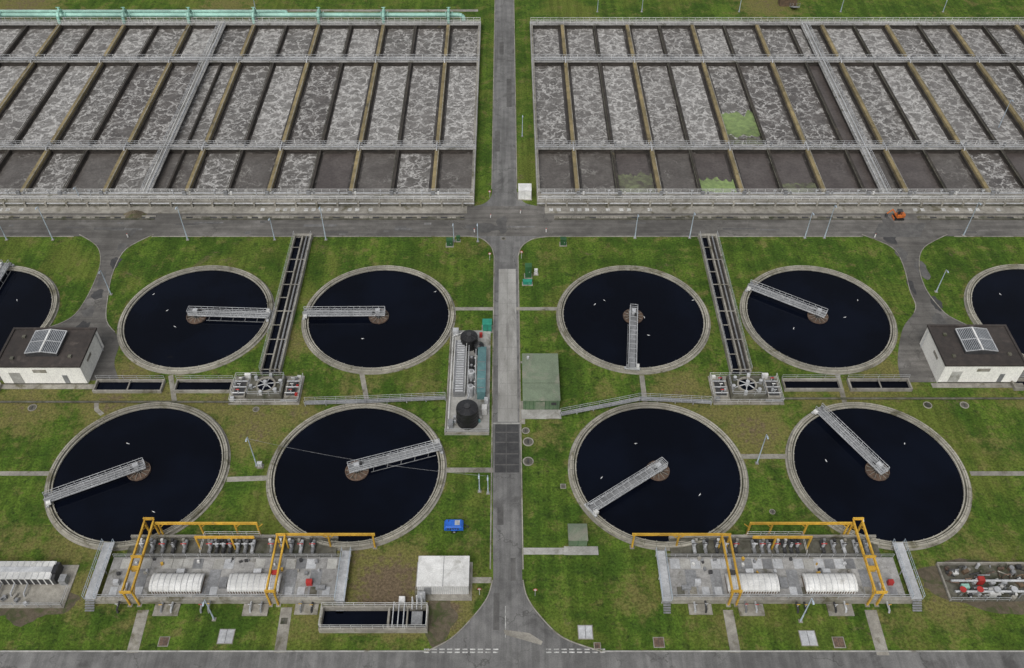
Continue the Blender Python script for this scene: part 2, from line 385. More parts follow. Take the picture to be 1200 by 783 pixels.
# apron in front of basins
g=M('pavement')
g.bx(-250,-8.5,160.9,163.55,0,.10,CONC); g.bx(9,250,160.9,163.55,0,.10,CONC)
g.done()
g=M('road_marking')
for x0,x1 in ((-132,-108),(-55,-26),(10,34),(92,112),(118,140)):
    x=x0
    while x<x1:
        if random.random()<.85: g.quad(x,x+.9,161.6,162.7,.112,LINE)
        x+=random.choice([1.7,1.7,3.0])
for x0,x1 in ((497,585),(640,705)):
    x=x0
    while x<x1:
        a=S(x,761);g.quad(a.x,a.x+.75,58.9,59.1,.034,LINE); g.quad(a.x,a.x+.75,58.45,58.65,.034,LINE); x+=9
a=S(593,725); g.quad(.05,.15,a.y-3,a.y+2,.034,LINE)
g.done()
g=M('pavement'); g.prism(SP([(590,738),(620,742),(636,752),(634,756),(592,744)]),0,.036,CONC); g.done()

# low kerb wall / cable trench on the cross road
g=M('cable_trench')
for a,b in ((-250,-78),(-72,-9),(11,84),(92,250)):
    g.bx(a,b,158.6,158.85,0,.28,CONCD); g.bx(a,b,159.7,159.9,0,.22,CONC); g.quad(a,b,158.9,159.7,.03,ASPHD)
    x=a
    while x<b-1.5: g.bx(x,x+.9,158.9,159.65,.03,.10,random.choice([CONC,CONCD,CONC])); x+=random.choice([1.0,1.0,1.0,2.4])
g.done()

# footpaths
def path_(pts,w,m=CONC,z=.03):
    g=M('footpath'); g.strip(SP(pts),w,0,z,m); g.done()
path_([(-30,555),(62,555)],.9); path_([(266,562),(320,560)],1.0); path_([(519,551),(578,551)],1.0); path_([(866,535),(922,535)],1.0); path_([(1137,555),(1240,555)],.9)
path_([(612,646),(668,646)],1.2,CONCP); path_([(530,680),(576,680)],1.0); path_([(168,715),(155,765)],1.7,CONC); path_([(336,712),(328,765)],1.7,CONC)
path_([(853,715),(862,765)],1.5,CONC); path_([(1020,715),(1035,768)],1.8,CONC); path_([(612,470),(612,497)],1,CONC); path_([(113,470),(113,480),(120,486)],.8)
path_([(424,438),(430,470)],.9); path_([(752,440),(756,473)],.9); path_([(981,438),(990,472)],.9); path_([(200,440),(205,474)],.9)
path_([(605,362),(660,362)],.9); path_([(525,362),(578,362)],.9)

# ------------------------------------------------------------------ aeration basins
ZB=1.5; WZ=.12
ROWS=[(166.6,184.0),(185.9,225.5),(227.5,246.7)]
def basin(sg,edge,walk):
    g=M('aeration_basin'); far=sg*176
    divs=[]; 
    for k in range(1,18):
        x=sg*(abs(edge)+9.4*k)
        if abs(x)>=174: break
        divs.append((x,k%2==1))
    lo,hi=min(edge,far),max(edge,far)
    g.bx(lo,hi,163.6,166.6,0,ZB,CONC)
    for a,b in ((184.0,185.9),(225.5,227.5),(246.7,248.8)):
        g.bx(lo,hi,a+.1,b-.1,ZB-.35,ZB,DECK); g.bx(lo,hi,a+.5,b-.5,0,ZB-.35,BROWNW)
    g.bx(edge-.01*sg,edge+.75*sg,166.6,246.7,0,ZB-.02,CONC); g.bx(far,far-.7*sg,166.6,246.7,0,ZB-.02,CONC)
    g.bx(lo+1,hi-1,164.4,165.7,ZB,ZB+.03,DECK)
    for y0,y1,mm in ((163.75,166.45,WHITE),(184.2,185.7,GALV),(225.7,227.3,GALV),(246.85,248.65,WHITE)):
        for y in (y0,y1): g.rail([(lo+.2,y,ZB),(hi-.2,y,ZB)],mm,step=1.9,r=.05)
    for (y,r) in ((184.45,.13),(227.0,.15),(226.0,.10),(166.1,.16)): g.tube((lo+1,y,ZB+.25),(hi-1,y,ZB+.25),r,GALV,6)
    g.rail([(edge+.15*sg,166.5,ZB),(edge+.15*sg,246.8,ZB)],step=1.9,r=.045)
    for a,b in ROWS:
        g.bx(walk-1.0,walk+1.0,a,b,ZB-.3,ZB-.01,DECK); g.bx(walk-.5,walk+.5,a,b,0,ZB-.3,BROWNW)
        for dx in (-.9,.9): g.rail([(walk+dx,a,ZB),(walk+dx,b,ZB)],step=1.9,r=.055)
    g.tube((walk+.4,166,ZB+.3),(walk+.4,247,ZB+.3),.15,GALV,6); g.tube((walk-.55,166,ZB+.2),(walk-.55,247,ZB+.2),.10,WHITE,6)
    for x,th in divs:
        if abs(x-walk)<3.0:
            continue
        for (a,b) in ROWS:
            if th:
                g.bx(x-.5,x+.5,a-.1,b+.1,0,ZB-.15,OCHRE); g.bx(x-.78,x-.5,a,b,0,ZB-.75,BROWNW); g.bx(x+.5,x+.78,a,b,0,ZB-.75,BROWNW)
                g.bx(x+.30,x+.44,a,b,ZB-.15,ZB-.02,CONC)
                for xx in (x-1.35,x+.78): g.quad(xx,xx+.57,a,b,WZ+.008,EDGE)  # painted shade strips on both sides of the thick divider
            else:
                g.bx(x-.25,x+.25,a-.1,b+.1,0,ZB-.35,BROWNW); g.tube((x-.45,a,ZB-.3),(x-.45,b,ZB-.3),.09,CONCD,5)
                for xx in (x-.7,x+.25): g.quad(xx,xx+.45,a,b,WZ+.008,EDGE)  # painted shade strips on both sides of the thin divider
        for yw in (185,226.5):
            if th:
                g.path([(x-.1,yw-1.6,ZB-.1),(x-.1,yw-1.3,ZB+.4),(x-.1,yw+1.3,ZB+.4),(x-.1,yw+1.6,ZB-.1)],.17,GALV,6)
            g.box((x+.6,yw+.2,ZB+.5),(.4,.4,1.0),GALVD); g.cyl((x-1,yw-.6,ZB),.10,1.5,GALV,6); g.cyl((x+3.2,yw+.5,ZB),.09,1.3,WHITE,6)
        g.box((x,165.9,ZB+.45),(.8,.5,.9),GALVD); g.box((x+1.2,166.1,ZB+.3),(.4,.4,.6),random.choice([WHITE,GALVD,CONCP,GALVD]))
        g.cyl((x-2.5,165.9,ZB),.12,1.2,GALV,6); g.tube((x-2.8,165.9,ZB+1.2),(x-2.2,165.9,ZB+1.2),.09,GALV,6)
    for a,b in ROWS[:2]: g.bx(walk-sg*4.1,walk-sg*4.5,a,b,0,ZB-.2,BROWNW)
    allx=sorted([edge]+[d[0] for d in divs if abs(d[0]-walk)>3]+[walk,far])
    for i in range(len(allx)-1):
        x0,x1=allx[i],allx[i+1]; xm=(x0+x1)/2
        for r,(a,b) in enumerate(ROWS):
            rr=random.random()
            if r==0:
                if sg<0: m=FO[1] if rr<.30 else (FO[3] if rr<.65 else FO[4])
                else: m=FO[3] if rr<.45 else FO[4]
                if sg>0 and abs(xm)>90: m=random.choice([FO[3],FO[5],FO[4]])
            elif r==1:
                m=FO[0] if rr<.35 else (FO[1] if rr<.55 else (FO[2] if rr<.88 else FO[5]))
                if sg>0 and 60<xm<80: m=FO[5]
                if sg>0 and 80<xm<88: m=FO[4]
            else: m=FO[2] if rr<.4 else (FO[0] if rr<.7 else FO[1])
            if sg<0 and r==0 and abs(xm)>75 : m=FO[1] if int(abs(xm)/9.4)%2 else FO[3]
            g.quad(x0,x1,a-.6,b+.6,WZ,m)
            g.quad(x0,x1,b-.1,b+.5,WZ+.004,EDGE)  # painted shade strip at the far walkway
            if r==1 and rr<.5: g.tube((xm,a,WZ+.75),(xm+.0,a+2.2,WZ+.75),.07,GALV,5)
    g.tube((lo,163.35,.95),(hi,163.35,.95),.13,GALV,6); g.tube((lo,163.3,.45),(hi,163.3,.45),.10,CONCD,6)
    x=lo+2
    while x<hi: 
        g.bx(x-.2,x+.2,163.0,163.6,0,1.35,CONC)
        x+=4.7
    return g.done()
basin(-1,-6.9,-81.7); basin(1,7.3,86.6)
def algae(cell,y0,y1,m,seed):
    g=M('algae_mat'); n=34; x0,x1=cell; pts=[]
    for i in range(n+1): t=i/n; pts.append((x0+(x1-x0)*t,y0+1.6*noise.noise(Vector((t*5,seed,0)))+.7*noise.noise(Vector((t*17,seed,0)))))
    for i in range(n+1): t=1-i/n; pts.append((x0+(x1-x0)*t,y1+2.5*noise.noise(Vector((t*5,seed+7,0)))+.9*noise.noise(Vector((t*17,seed+3,0)))))
    g.prism(pts,WZ,WZ+.02,m); g.done()
algae((55.1,63.4),191.5,202,ALGAE,1); algae((45.3,53.4),168.3,173.5,ALGAE,2); algae((64.3,72.2),168.3,172,ALGAE2,3); algae((26.6,34.6),167.5,175.5,ALGAE2,4); algae((55.1,63.4),187.6,190.6,ALGAE2,6)

# teal air main
g=M('air_main_pipe')
g.tube((-176,250.9,2.3),(-13.4,250.9,2.3),.62,TEAL,14)
g.path([(-13.4,250.9,2.3),(-12.6,250.9,2.1),(-12.1,250.9,1.5),(-12,250.9,.3)],.62,TEAL,14)
x=-16.3
while x>-176:
    g.path([(x,251,2.3),(x,250.9,3.6),(x,249.9,4.3),(x,248.6,4.1),(x,247.7,3.1),(x,247.5,1.5)],.44,TEAL,10)
    g.cyl((x,250.9,0),.4,1.9,CONC,6); g.tube((x-1.1,250.9,2.3),(x-.8,250.9,2.3),.9,TEAL,14); g.tube((x+.8,250.9,2.3),(x+1.1,250.9,2.3),.9,TEAL,14)
    g.box((x+.1,249.6,4.9),(.4,.4,.7),TEAL); g.tube((x-.5,249.6,5.2),(x+.6,249.6,5.2),.1,TEAL,6)
    x-=18.8
g.tube((-176,254.5,1.6),(-66,254.5,1.6),.42,TEAL,12)
g.path([(-66,254.5,1.6),(-64.5,254,1.8),(-64,252.5,2.2),(-64,251,2.3)],.42,TEAL,10)
for x in range(-170,-64,9): g.box((x,254.5,.6),(.7,.7,1.2),CONC)
g.done()
g=M('footpath'); g.quad(-250,-8,257.6,259.0,.02,CONC); g.quad(8,250,250.2,251.2,.02,CONC); g.done()
g=M('access_stairs')
a=S(930,10)
for i in range(6): g.box((a.x,a.y-2+i*.5,1.4-i*.22),(2.0,.5,.12),GALVD)
g.rail([(a.x-1,a.y-2,1.4),(a.x-1,a.y+1,0.1)]);g.rail([(a.x+1,a.y-2,1.4),(a.x+1,a.y+1,0.1)]); g.box((a.x-1.5,a.y+2.5,1.2),(5,2.5,2.4),WOOD); g.box((a.x-1.5,a.y+2.5,2.45),(5.3,2.8,.12),ROOFB)
g.done()

# ------------------------------------------------------------------ clarifiers
def clarifier(c,end):
    cx,cy=c; g=M('clarifier_tank'); ctr=(cx,cy)
    g.ring(ctr,14.9,15.25,0,.10,CONC); 
    g.ring(ctr,14.30,14.9,0,.60,RIM); g.ring(ctr,14.50,14.58,.60,.63,CONCD)
    g.ring(ctr,13.85,14.05,0,.42,RIM); g.ring(ctr,14.05,14.30,0,.22,CONCD)
    for k in range(48):
        t=2*math.pi*k/48; g.box((cx+14.6*math.cos(t),cy+14.6*math.sin(t),.605),(.62,.06,.02),CONCD,t)
        g.box((cx+13.8*math.cos(t),cy+13.8*math.sin(t),.36),(.12,.10,.16),GALVD,t)
    g.disc(ctr,13.9,.12,WATER)
    e=Vector((end[0]-cx,end[1]-cy)); an=math.atan2(e.y,e.x)
    d=Vector((math.cos(an),math.sin(an),0)); nrm=Vector((-d.y,d.x,0)); o=Vector((cx,cy,0))
    g.ring(ctr,1.85,2.0,.05,.45,RUST,40); g.cyl((cx,cy,0),.55,1.2,DARK,16); g.disc(ctr,1.86,.22,RUST,40)
    for k in range(12):
        t=k*math.pi/6; g.tube((cx,cy,.5),(cx+1.9*math.cos(t),cy+1.9*math.sin(t),.42),.05,CONC)
    g.cyl((cx,cy,1.2),.95,.14,GALVD,20)
    z0,z1=1.25,2.35; a0,a1=-1.3,14.75; hw=.72
    def P(a,b,z): return o+d*a+nrm*b+Vector((0,0,z))
    g.box(tuple(P((a0+a1)/2,0,z0+.04)),(a1-a0,hw*1.5,.06),GALVD,an)
    g.box(tuple(P((a0+a1)/2,hw,z0)),(a1-a0,.14,.26),GALV,an); g.box(tuple(P((a0+a1)/2,-hw,z0)),(a1-a0,.14,.26),GALV,an)
    n=13
    for s_ in (-1,1):
        for zz in (z1,(z0+z1)/2): g.tube(P(a0,s_*hw,zz),P(a1,s_*hw,zz),.05,GALV)
        for i in range(n+1):
            a=a0+(a1-a0)*i/n; g.tube(P(a,s_*hw,z0),P(a,s_*hw,z1),.045,GALV)
            if i<n: 
                b=a0+(a1-a0)*(i+1)/n; g.tube(P(a,s_*hw,z0 if i%2 else z0+.55),P(b,s_*hw,z0+.55 if i%2 else z0),.03,GALV)
    for i in range(n+1):
        a=a0+(a1-a0)*i/n; g.tube(P(a,-hw,z0+.1),P(a,hw,z0+.1),.05,GALV)
    for zz in (z1,(z0+z1)/2): g.tube(P(a0,-hw,zz),P(a0,hw,zz),.05,GALV)
    g.box(tuple(P(.1,0,1.75)),(.9,.7,.8),GALV,an); g.box(tuple(P(.9,.35,1.6)),(.45,.4,.6),DARK,an)
    g.box(tuple(P(14.6,0,.95)),(.45,2.9,.3),GALV,an)
    for b in (-1.2,1.2): g.tube(P(14.45,b,.82),P(14.75,b,.82),.22,BLACK,12)
    g.box(tuple(P(14.3,1.0,1.4)),(.7,.55,.55),WHITE,an); g.box(tuple(P(14.5,-.9,1.35)),(.5,.5,.45),GALVD,an)
    for i in range(5): g.tube(P(3+i*2.4,-.3,z0),P(2.6+i*2.4,-.9,.1),.05,GALVD)
    g.tube(P(2.2,-.95,.2),P(13.6,-.95,.2),.06,GALVD)
    g.done(origin=(cx,cy,0))
ends=[(311,369),(360,367),(741,431),(881,336),(60,583),(510,524),(692,597),(960,480),(2,318),(1300,372)]
for c,e in zip(TC,ends):
    e3=S(e[0],e[1],1.3); clarifier(c,(e3.x,e3.y))

# gulls
def gull_mesh():
    g=M('gull')
    secs=[(-.30,.03,.10),(-.20,.06,.10),(-.08,.095,.10),(.05,.105,.11),(.15,.08,.12),(.20,.055,.15),(.24,.06,.19),(.29,.05,.20),(.33,.02,.19)]
    n=10; vs=[]
    for x,r,z in secs:
        for i in range(n):
            t=2*math.pi*i/n; vs.append((x,r*1.0*math.cos(t),z+r*.85*math.sin(t)))
    fs=[(k*n+i,k*n+(i+1)%n,(k+1)*n+(i+1)%n,(k+1)*n+i) for k in range(len(secs)-1) for i in range(n)]
    g.add(vs,fs,FEATHER,True)
    g.tube((.33,0,.19),(.39,0,.18),.014,BEAK,6,.004)
    for s_ in (-1,1):
        g.add([(.12,s_*.06,.19),(.06,s_*.11,.15),(-.18,s_*.10,.13),(-.34,s_*.03,.12),(-.16,s_*.04,.185)],[(0,1,2,3,4)],WING)
    g.add([(-.26,-.03,.11),(-.26,.03,.11),(-.36,.05,.10),(-.36,-.05,.10)],[(0,1,2,3)],FEATHER)
    return g
gm=None
gp=[(196,364),(205,383),(180,345),(510,342),(425,397),(697,357),(708,352),(812,352),(760,393),(755,372),(1005,352),(990,372),(930,385),(180,600),(150,520),(745,520),(820,580),(1060,520),(1012,610),(968,540),(838,505),(20,352),(1172,345),(705,560)]
for i,(a,b) in enumerate(gp):
    p=S(a,b,.12)
    if gm is None:
        o=gull_mesh(); ob=o.done(origin=(0,0,0)); gm=ob.data
    else:
        ob=bpy.data.objects.new('gull',gm); scene.collection.objects.link(ob)
    ob.location=(p.x,p.y,.06); ob.rotation_euler=(0,0,random.uniform(0,6.28)); ob.scale=(.8,)*3

# ------------------------------------------------------------------ flumes, chambers, troughs
def flume(xc,y0,y1):
    g=M('inlet_flume')
    for dx in (-1.9,-.15,1.6): g.bx(xc+dx-.16,xc+dx+.16,y0,y1,0,1.15,CONC)
    g.quad(xc-1.9,xc-.15,y0,y1,.35,WATER); g.quad(xc-.15,xc+1.6,y0,y1,.4,BROWNW)
    n=int((y1-y0)/3.6)
    for i in range(n+1):
        y=y0+.3+(y1-y0-.6)*i/n; g.bx(xc-2.05,xc-.05,y-.08,y+.08,1.16,1.26,CONC)
        if i%2==0: g.bx(xc-.05,xc+1.7,y-.10,y+.10,1.16,1.24,CONC)
    g.tube((xc+.7,y0,1.0),(xc+.7,y1,1.0),.18,GALVD,8)
    g.rail([(xc+1.7,y0,1.15),(xc+1.7,y1,1.15)],step=2.2,r=.03); g.rail([(xc-2.0,y0,1.15),(xc-2.0,y1,1.15)],step=2.2,r=.03)
    g.bx(xc-2.2,xc+1.9,y1,y1+.4,0,1.2,CONC); g.done()
flume(-43.6,112.5,152.0); flume(44.2,112.5,152.0)
def chamber(xc,yc,sg):
    g=M('distribution_chamber')
    g.bx(xc-6.4,xc+6.4,yc-3.8,yc+3.0,0,.25,CONC)
    g.bx(xc-3.2,xc+3.2,yc-2.9,yc+2.2,.25,1.3,CONCD)
    g.ring((xc,yc-.3),1.5,1.8,1.3,1.75,CONC,32); g.disc((xc,yc-.3),1.5,1.4,WATER,32)
    g.cyl((xc,yc-.3,1.3),.35,1.3,GALV,10)
    for k in range(6):
        t=k*math.pi/3+.3; g.tube((xc,yc-.3,1.9),(xc+2.6*math.cos(t),yc-.3+2.2*math.sin(t),1.5),.10,GALV,6)
        g.box((xc+2.7*math.cos(t),yc-.3+2.1*math.sin(t),1.7),(.5,.5,.8),random.choice([GALV,GALVD,WHITE]))
        g.cyl((xc+2.7*math.cos(t),yc-.3+2.1*math.sin(t),2.1),.32,.08,GALV,12)
    for dx in (-4.8,4.8):
        g.bx(xc+dx-1.2,xc+dx+1.2,yc-2.6,yc+1.8,.25,.9,CONC); g.quad(xc+dx-.95,xc+dx+.95,yc-2.3,yc+1.5,.904,ASPHD)
        for yy in (-1.8,-.4,1.0):
            g.tube((xc+dx-1.2,yc+yy,1.1),(xc+dx+1.2,yc+yy,1.1),.12,GALV,6); g.cyl((xc+dx,yc+yy,.9),.10,1.1,GALV,6); g.tube((xc+dx-.3,yc+yy,2.0),(xc+dx+.3,yc+yy,2.0),.10,random.choice([RED,GALV,WHITE]),6)
            g.box((xc+dx+random.uniform(-1,1),yc+yy+.6,1.2),(.4,.3,.7),random.choice([GALV,GALVD,DARK,WHITE]))
    g.rail([(xc-6.2,yc-3.6,.25),(xc+6.2,yc-3.6,.25),(xc+6.2,yc+2.8,.25)],WHITE); g.rail([(xc-6.2,yc-3.6,.25),(xc-6.2,yc+2.8,.25),(xc-2.4,yc+2.8,.25)],WHITE)
    g.rail([(xc-3.0,yc-2.7,1.3),(xc+3.0,yc-2.7,1.3),(xc+3.0,yc+2.0,1.3),(xc-3.0,yc+2.0,1.3),(xc-3.0,yc-2.7,1.3)],GALV)
    g.path([(xc+3,yc-3.3,.6),(xc+6.0,yc-3.3,.6),(xc+6.0,yc+.5,.6)],.2,GALVD,8)
    g.box((xc-5.7,yc-3.1,.9),(.7,.5,.9),GALV if sg<0 else GALVD); g.box((xc+3.9*sg,yc+2.4,.9),(1.1,.5,1.3),WHITE); g.box((xc-sg*5.6,yc+2.2,.7),(.7,.5,.9),WHITE)
    if sg<0: g.box((xc+5.8,yc-2.2,.9),(.5,.5,1.0),RED); g.box((xc+5.7,yc-.2,.9),(.4,.4,.9),RED)
    g.done()
chamber(-43.7,109.0,-1); chamber(44.3,109.0,1)
def trough(a,b,c,d,h=.7,wat=None):
    p=S(a,d,0);q=S(b,c,0); g=M('concrete_trough'); w=.28
    x0,x1=S(a,(c+d)/2).x,S(b,(c+d)/2).x; y0,y1=p.y,q.y
    g.bx(x0,x1,y0,y0+w,0,h,CONC); g.bx(x0,x1,y1-w,y1,0,h,CONC); g.bx(x0,x0+w,y0+w,y1-w,0,h,CONC); g.bx(x1-w,x1,y0+w,y1-w,0,h,CONC)
    g.quad(x0+w,x1-w,y0+w,y1-w,.06,wat or WATER)
    n=max(1,int((x1-x0)/5.5))
    for i in range(1,n): x=x0+(x1-x0)*i/n; g.bx(x-.10,x+.10,y0+w,y1-w,h-.22,h-.03,CONC)
    g.rail([(x0,y1-.1,h),(x1,y1-.1,h)],step=2.4,h=1.0,r=.03)
    g.done()
trough(112,192,447,461); trough(206,273,447,461); trough(917,984,446,459); trough(994,1066,446,459); trough(-50,0,452,464); trough(1185,1240,446,458)
g=M('drainage_pipe'); a=S(0,472); b=S(275,472); g.tube((a.x-10,a.y,.25),(b.x,a.y,.25),.2,CONCD,8); a=S(915,468); b=S(1200,468); g.tube((a.x,a.y,.25),(b.x+10,a.y,.25),.2,CONCD,8); g.done()
def walk(pts,w=.8,z=.9):
    g=M('raised_walkway'); P=[S(a,b,z) for a,b in pts]; g.strip(P,w,z-.12,z,GALVD)
    for s_ in (-1,1):
        Q=[]
        for i,p in enumerate(P):
            d=(P[min(i+1,len(P)-1)]-P[max(i-1,0)]).normalized(); Q.append(p+Vector((-d.y,d.x,0))*s_*w/2)
        g.rail(Q,GALV,1.0,1.8,.03)
    for i in range(len(P)-1):
        n=max(1,int((P[i+1]-P[i]).length/3))
        for k in range(n+1):
            q=P[i].lerp(P[i+1],k/n); g.cyl((q.x,q.y,0),.1,z-.12,GALV,6)
    g.done()
walk([(357,472),(430,470),(522,466)]); walk([(657,485),(715,474),(750,467),(834,471)])

# ------------------------------------------------------------------ pump houses (white with brown roof)
def pumphouse(x0,x1,y0,y1):
    h=5.0; g=M('pump_house')
    g.bx(x0,x1,y0,y1,0,h-.2,WALLW)
    g.bx(x0-.15,x1+.15,y0-.15,y0+.25,h-.3,h+.1,ROOFB); g.bx(x0-.15,x1+.15,y1-.25,y1+.15,h-.3,h+.1,ROOFB)
    g.bx(x0-.15,x0+.25,y0+.25,y1-.25,h-.3,h+.1,ROOFB); g.bx(x1-.25,x1+.15,y0+.25,y1-.25,h-.3,h+.1,ROOFB)
    g.quad(x0+.25,x1-.25,y0+.25,y1-.25,h-.15,ROOFB)
    xm,ym=(x0+x1)/2,(y0+y1)/2+.6
    g.bx(xm-2.9,xm+2.9,ym-2.9,ym+2.9,h-.15,h+.55,DARK)
    for s_ in (-1,1):
        for i in range(9):
            a=xm+s_*(.30+i*.31); z=h+1.0-i*.045
            g.box((a,ym,z),(.15,5.5,.06),SLAT)
        for yy in (-2.85,0,2.85): g.tube((xm+s_*.1,ym+yy,h+1.1),(xm+s_*2.9,ym+yy,h+.66),.10,GALV,4)
        g.tube((xm+s_*2.9,ym-2.9,h+.62),(xm+s_*2.9,ym+2.9,h+.62),.11,GALV,4)
    g.box((xm,ym,h+1.1),(.3,5.9,.1),WHITE)
    for (a,b) in ((-5,2),(5.2,-3),(-5.2,-3.5)): g.box((xm+a,ym+b,h+.05),(.6,.6,.35),CONCD)
    g.bx(x0+.02,x1-.02,y0-.05,y0-.01,.0,.30,CONCD)
    w=x1-x0
    g.bx(x0+w*.12,x0+w*.25,y0-.06,y0-.005,.35,3.2,CONCP); g.bx(x0+w*.42,x0+w*.58,y0-.06,y0-.005,3.2,4.0,CONC)
    g.bx(x0+w*.74,x0+w*.80,y0-.06,y0-.005,.35,2.5,GALVD)
    for xs_ in (x0-.03,x1+.03):
        g.box((xs_,(y0+y1)/2-1,3.3),(.06,2.0,.6),CONC); g.cyl((xs_+(.1 if xs_>xm else -.1),y1-1.0,0),.09,4.5,GALV,6)
    g.bx(x0-1.2,x1+1.2,y0-1.2,y0-.1,0,.09,CONC)
    g.done()
pumphouse(-92.6,-77.2,110.2,119.8); pumphouse(80.2,94.8,110.5,120.6)

# green kiosk
a=S(613,480); b=S(656,480); g=M('green_kiosk')
x0,x1,y0=a.x,b.x-.1,a.y; y1=S(635,415,2.6).y
g.bx(x0,x1,y0,y1,0,2.5,GREENB); ymid=y0+(y1-y0)*.36
g.bx(x0-.1,x1+.1,y0-.1,ymid-.04,2.5,2.62,GREENR); g.bx(x0-.1,x1+.1,ymid+.04,y1+.1,2.5,2.68,GREENR)
for i in range(9): xx=x0+.4+i*(x1-x0-.8)/8; g.bx(xx-.03,xx+.03,y0-.03,y0-.001,.1,2.4,GREENK)
g.bx(x0+2.2,x0+3.9,y0-.07,y0-.031,.1,2.2,GREENR); g.bx(x1-1.5,x1-.6,y0-.07,y0-.031,1.3,2.0,DARK)
g.bx(x0-.3,x1+.3,y0-2.2,y0-.1,0,.1,CONCP); g.bx(x0-.3,x1+.2,y1+.01,y1+.5,0,.1,CONC)
g.cyl((x0+1,y1-1.2,2.68),.25,.5,GALV,10); g.done()
a=S(677,640); g=M('green_kiosk'); g.bx(a.x-1.45,a.x+1.45,a.y,a.y+2.9,0,1.7,GREENB); g.bx(a.x-1.55,a.x+1.55,a.y-.1,a.y+3.0,1.7,1.8,GREENR); g.bx(a.x-.05,a.x+.05,a.y-.03,a.y-.001,.1,1.6,GREENK)
g.bx(a.x-2.2,a.x+3.2,a.y-1.6,a.y-.1,0,.08,CONCP); g.done()

# ------------------------------------------------------------------ chemical dosing plant
g=M('dosing_plant')
P0=S(522,510);P1=S(577,385); x0,x1=-10.6,-2.75; y0,y1=P0.y,S(550,388).y
g.bx(x0,x1,y0,y1,0,.18,CONCP)
g.bx(x0,x0+.2,y0,y1,.18,.55,CONC); g.bx(x0+.2,x1,y0,y0+.2,.18,.55,CONC)
def tank(c,r,h,m):
    g.cyl((c[0],c[1],.18),r,h,m,28)
    for k in range(5): g.ring(c,r,r+.07,.4+k*h/5,.52+k*h/5,m,28)
    g.tube((c[0],c[1],.18+h),(c[0],c[1],.18+h+.35),r,m,28,r*.35); g.cyl((c[0],c[1],.5+h),r*.3,.2,DARK,14)
    for k in range(10):
        t=k*math.pi/5; g.tube((c[0]+r*.35*math.cos(t),c[1]+r*.35*math.sin(t),h+.53),(c[0]+r*math.cos(t),c[1]+r*math.sin(t),h+.2),.04,DARK)
t1=S(548,499); tank((t1.x,t1.y+.8),1.9,3.9,BLACK)
t2=S(550,408); tank((t2.x,t2.y+.6),1.6,2.6,BLACK); tank((t2.x+1.9,t2.y-1.2),.9,2.0,BLACK)
ca=S(533,466);cb=S(545,405)
g.bx(ca.x-.3,ca.x+1.9,ca.y,cb.y,.18,1.5,GALVD)
n=22
for i in range(n): y=ca.y+.3+(cb.y-ca.y-.6)*i/(n-1); g.bx(ca.x+.1,ca.x+1.5,y-.13,y+.13,1.5,1.62,GALV)
g.rail([(ca.x-.3,ca.y,1.5),(ca.x-.3,cb.y,1.5)],WHITE,.9); g.rail([(ca.x+1.9,ca.y,1.5),(ca.x+1.9,cb.y,1.5)],WHITE,.9)
# upright vessels, motors and pipe frame between the conveyor and the turquoise panels
for k,(dy,rr,hh,mm) in enumerate(((.4,.55,2.6,GALV),(2.4,.45,1.7,DARK),(4.3,.6,2.2,GALV),(6.3,.45,1.6,BLACK),(8.0,.5,2.0,DARK))):
    g.cyl((ca.x+2.95,ca.y+dy,.18),rr,hh,mm,18); g.cyl((ca.x+2.95,ca.y+dy,.18+hh),rr*.5,.25,GALVD,12)
    g.path([(ca.x+2.95,ca.y+dy,hh),(ca.x+3.75,ca.y+dy,hh),(ca.x+3.75,ca.y+dy,.4)],.08,WHITE,6)
for dx in (2.35,3.7):
    g.tube((ca.x+dx,ca.y-.6,1.9),(ca.x+dx,cb.y-1.5,1.9),.08,GALV); 
    for k in range(6): g.tube((ca.x+dx,ca.y-.6+k*1.9,.18),(ca.x+dx,ca.y-.6+k*1.9,1.9),.06,GALV)
g.bx(ca.x+4.1,ca.x+5.6,ca.y-.6,cb.y-2.5,.18,2.2,TURQ); g.bx(ca.x+4.05,ca.x+5.65,ca.y-.65,cb.y-2.45,2.2,2.28,TURQ)
for k in range(4): g.bx(ca.x+4.2,ca.x+5.5,ca.y+.4+k*2.1,ca.y+.5+k*2.1,2.28,2.33,GALVD)
for k in range(5): g.bx(ca.x+5.6,ca.x+5.68,ca.y+k*1.8,ca.y+k*1.8+1.3,.4,2.0,GALVD)
g.path([(t1.x,t1.y+2.6,3.6),(t1.x,t1.y+3.4,3.2),(ca.x+2.9,ca.y+.3,2.4)],.11,GALV,8)
g.box((x1-.9,y0+5,1.0),(.9,1.2,1.6),WHITE); g.box((x1-.6,y0+7.2,.8),(.7,.8,1.2),GALV); g.box((x0+1.0,y0+2,.7),(.9,1.4,1.0),GALVD); g.box((x0+1.1,y1-1.1,.9),(1.1,.9,1.4),GALV)
g.path([(x0+.6,y0+1,.6),(x0+.6,y1-2,.6),(x0+2.4,y1-1,.6)],.1,WHITE,6)
for i in range(14): g.box((random.uniform(x0+.8,x1-.6),random.choice([random.uniform(y0+.6,y0+5),random.uniform(y1-4,y1-.6)]),.55),(random.uniform(.25,.6),random.uniform(.25,.6),random.uniform(.4,.9)),random.choice([GALV,GALVD,DARK,CONCP,TURQ]),random.uniform(0,1.5))
g.rail([(x0+.1,y0+.1,.55),(x1,y0+.1,.55)],GALV); g.box((t2.x+2.2,t2.y+2.8,.7),(.6,.5,1.1),RED)
g.done()
a=S(571,388); g=M('teal_cabinet'); g.box((a.x,a.y+.5,1.0),(1.7,1.5,2.0),TEALD); g.box((a.x,a.y+.5,2.05),(1.85,1.65,.1),TEALD); g.box((a.x,a.y-.28,1.0),(.06,.05,1.8),DARK); g.bx(a.x-1.1,a.x+1.1,a.y-.6,a.y+1.6,0,.08,CONC); g.done()

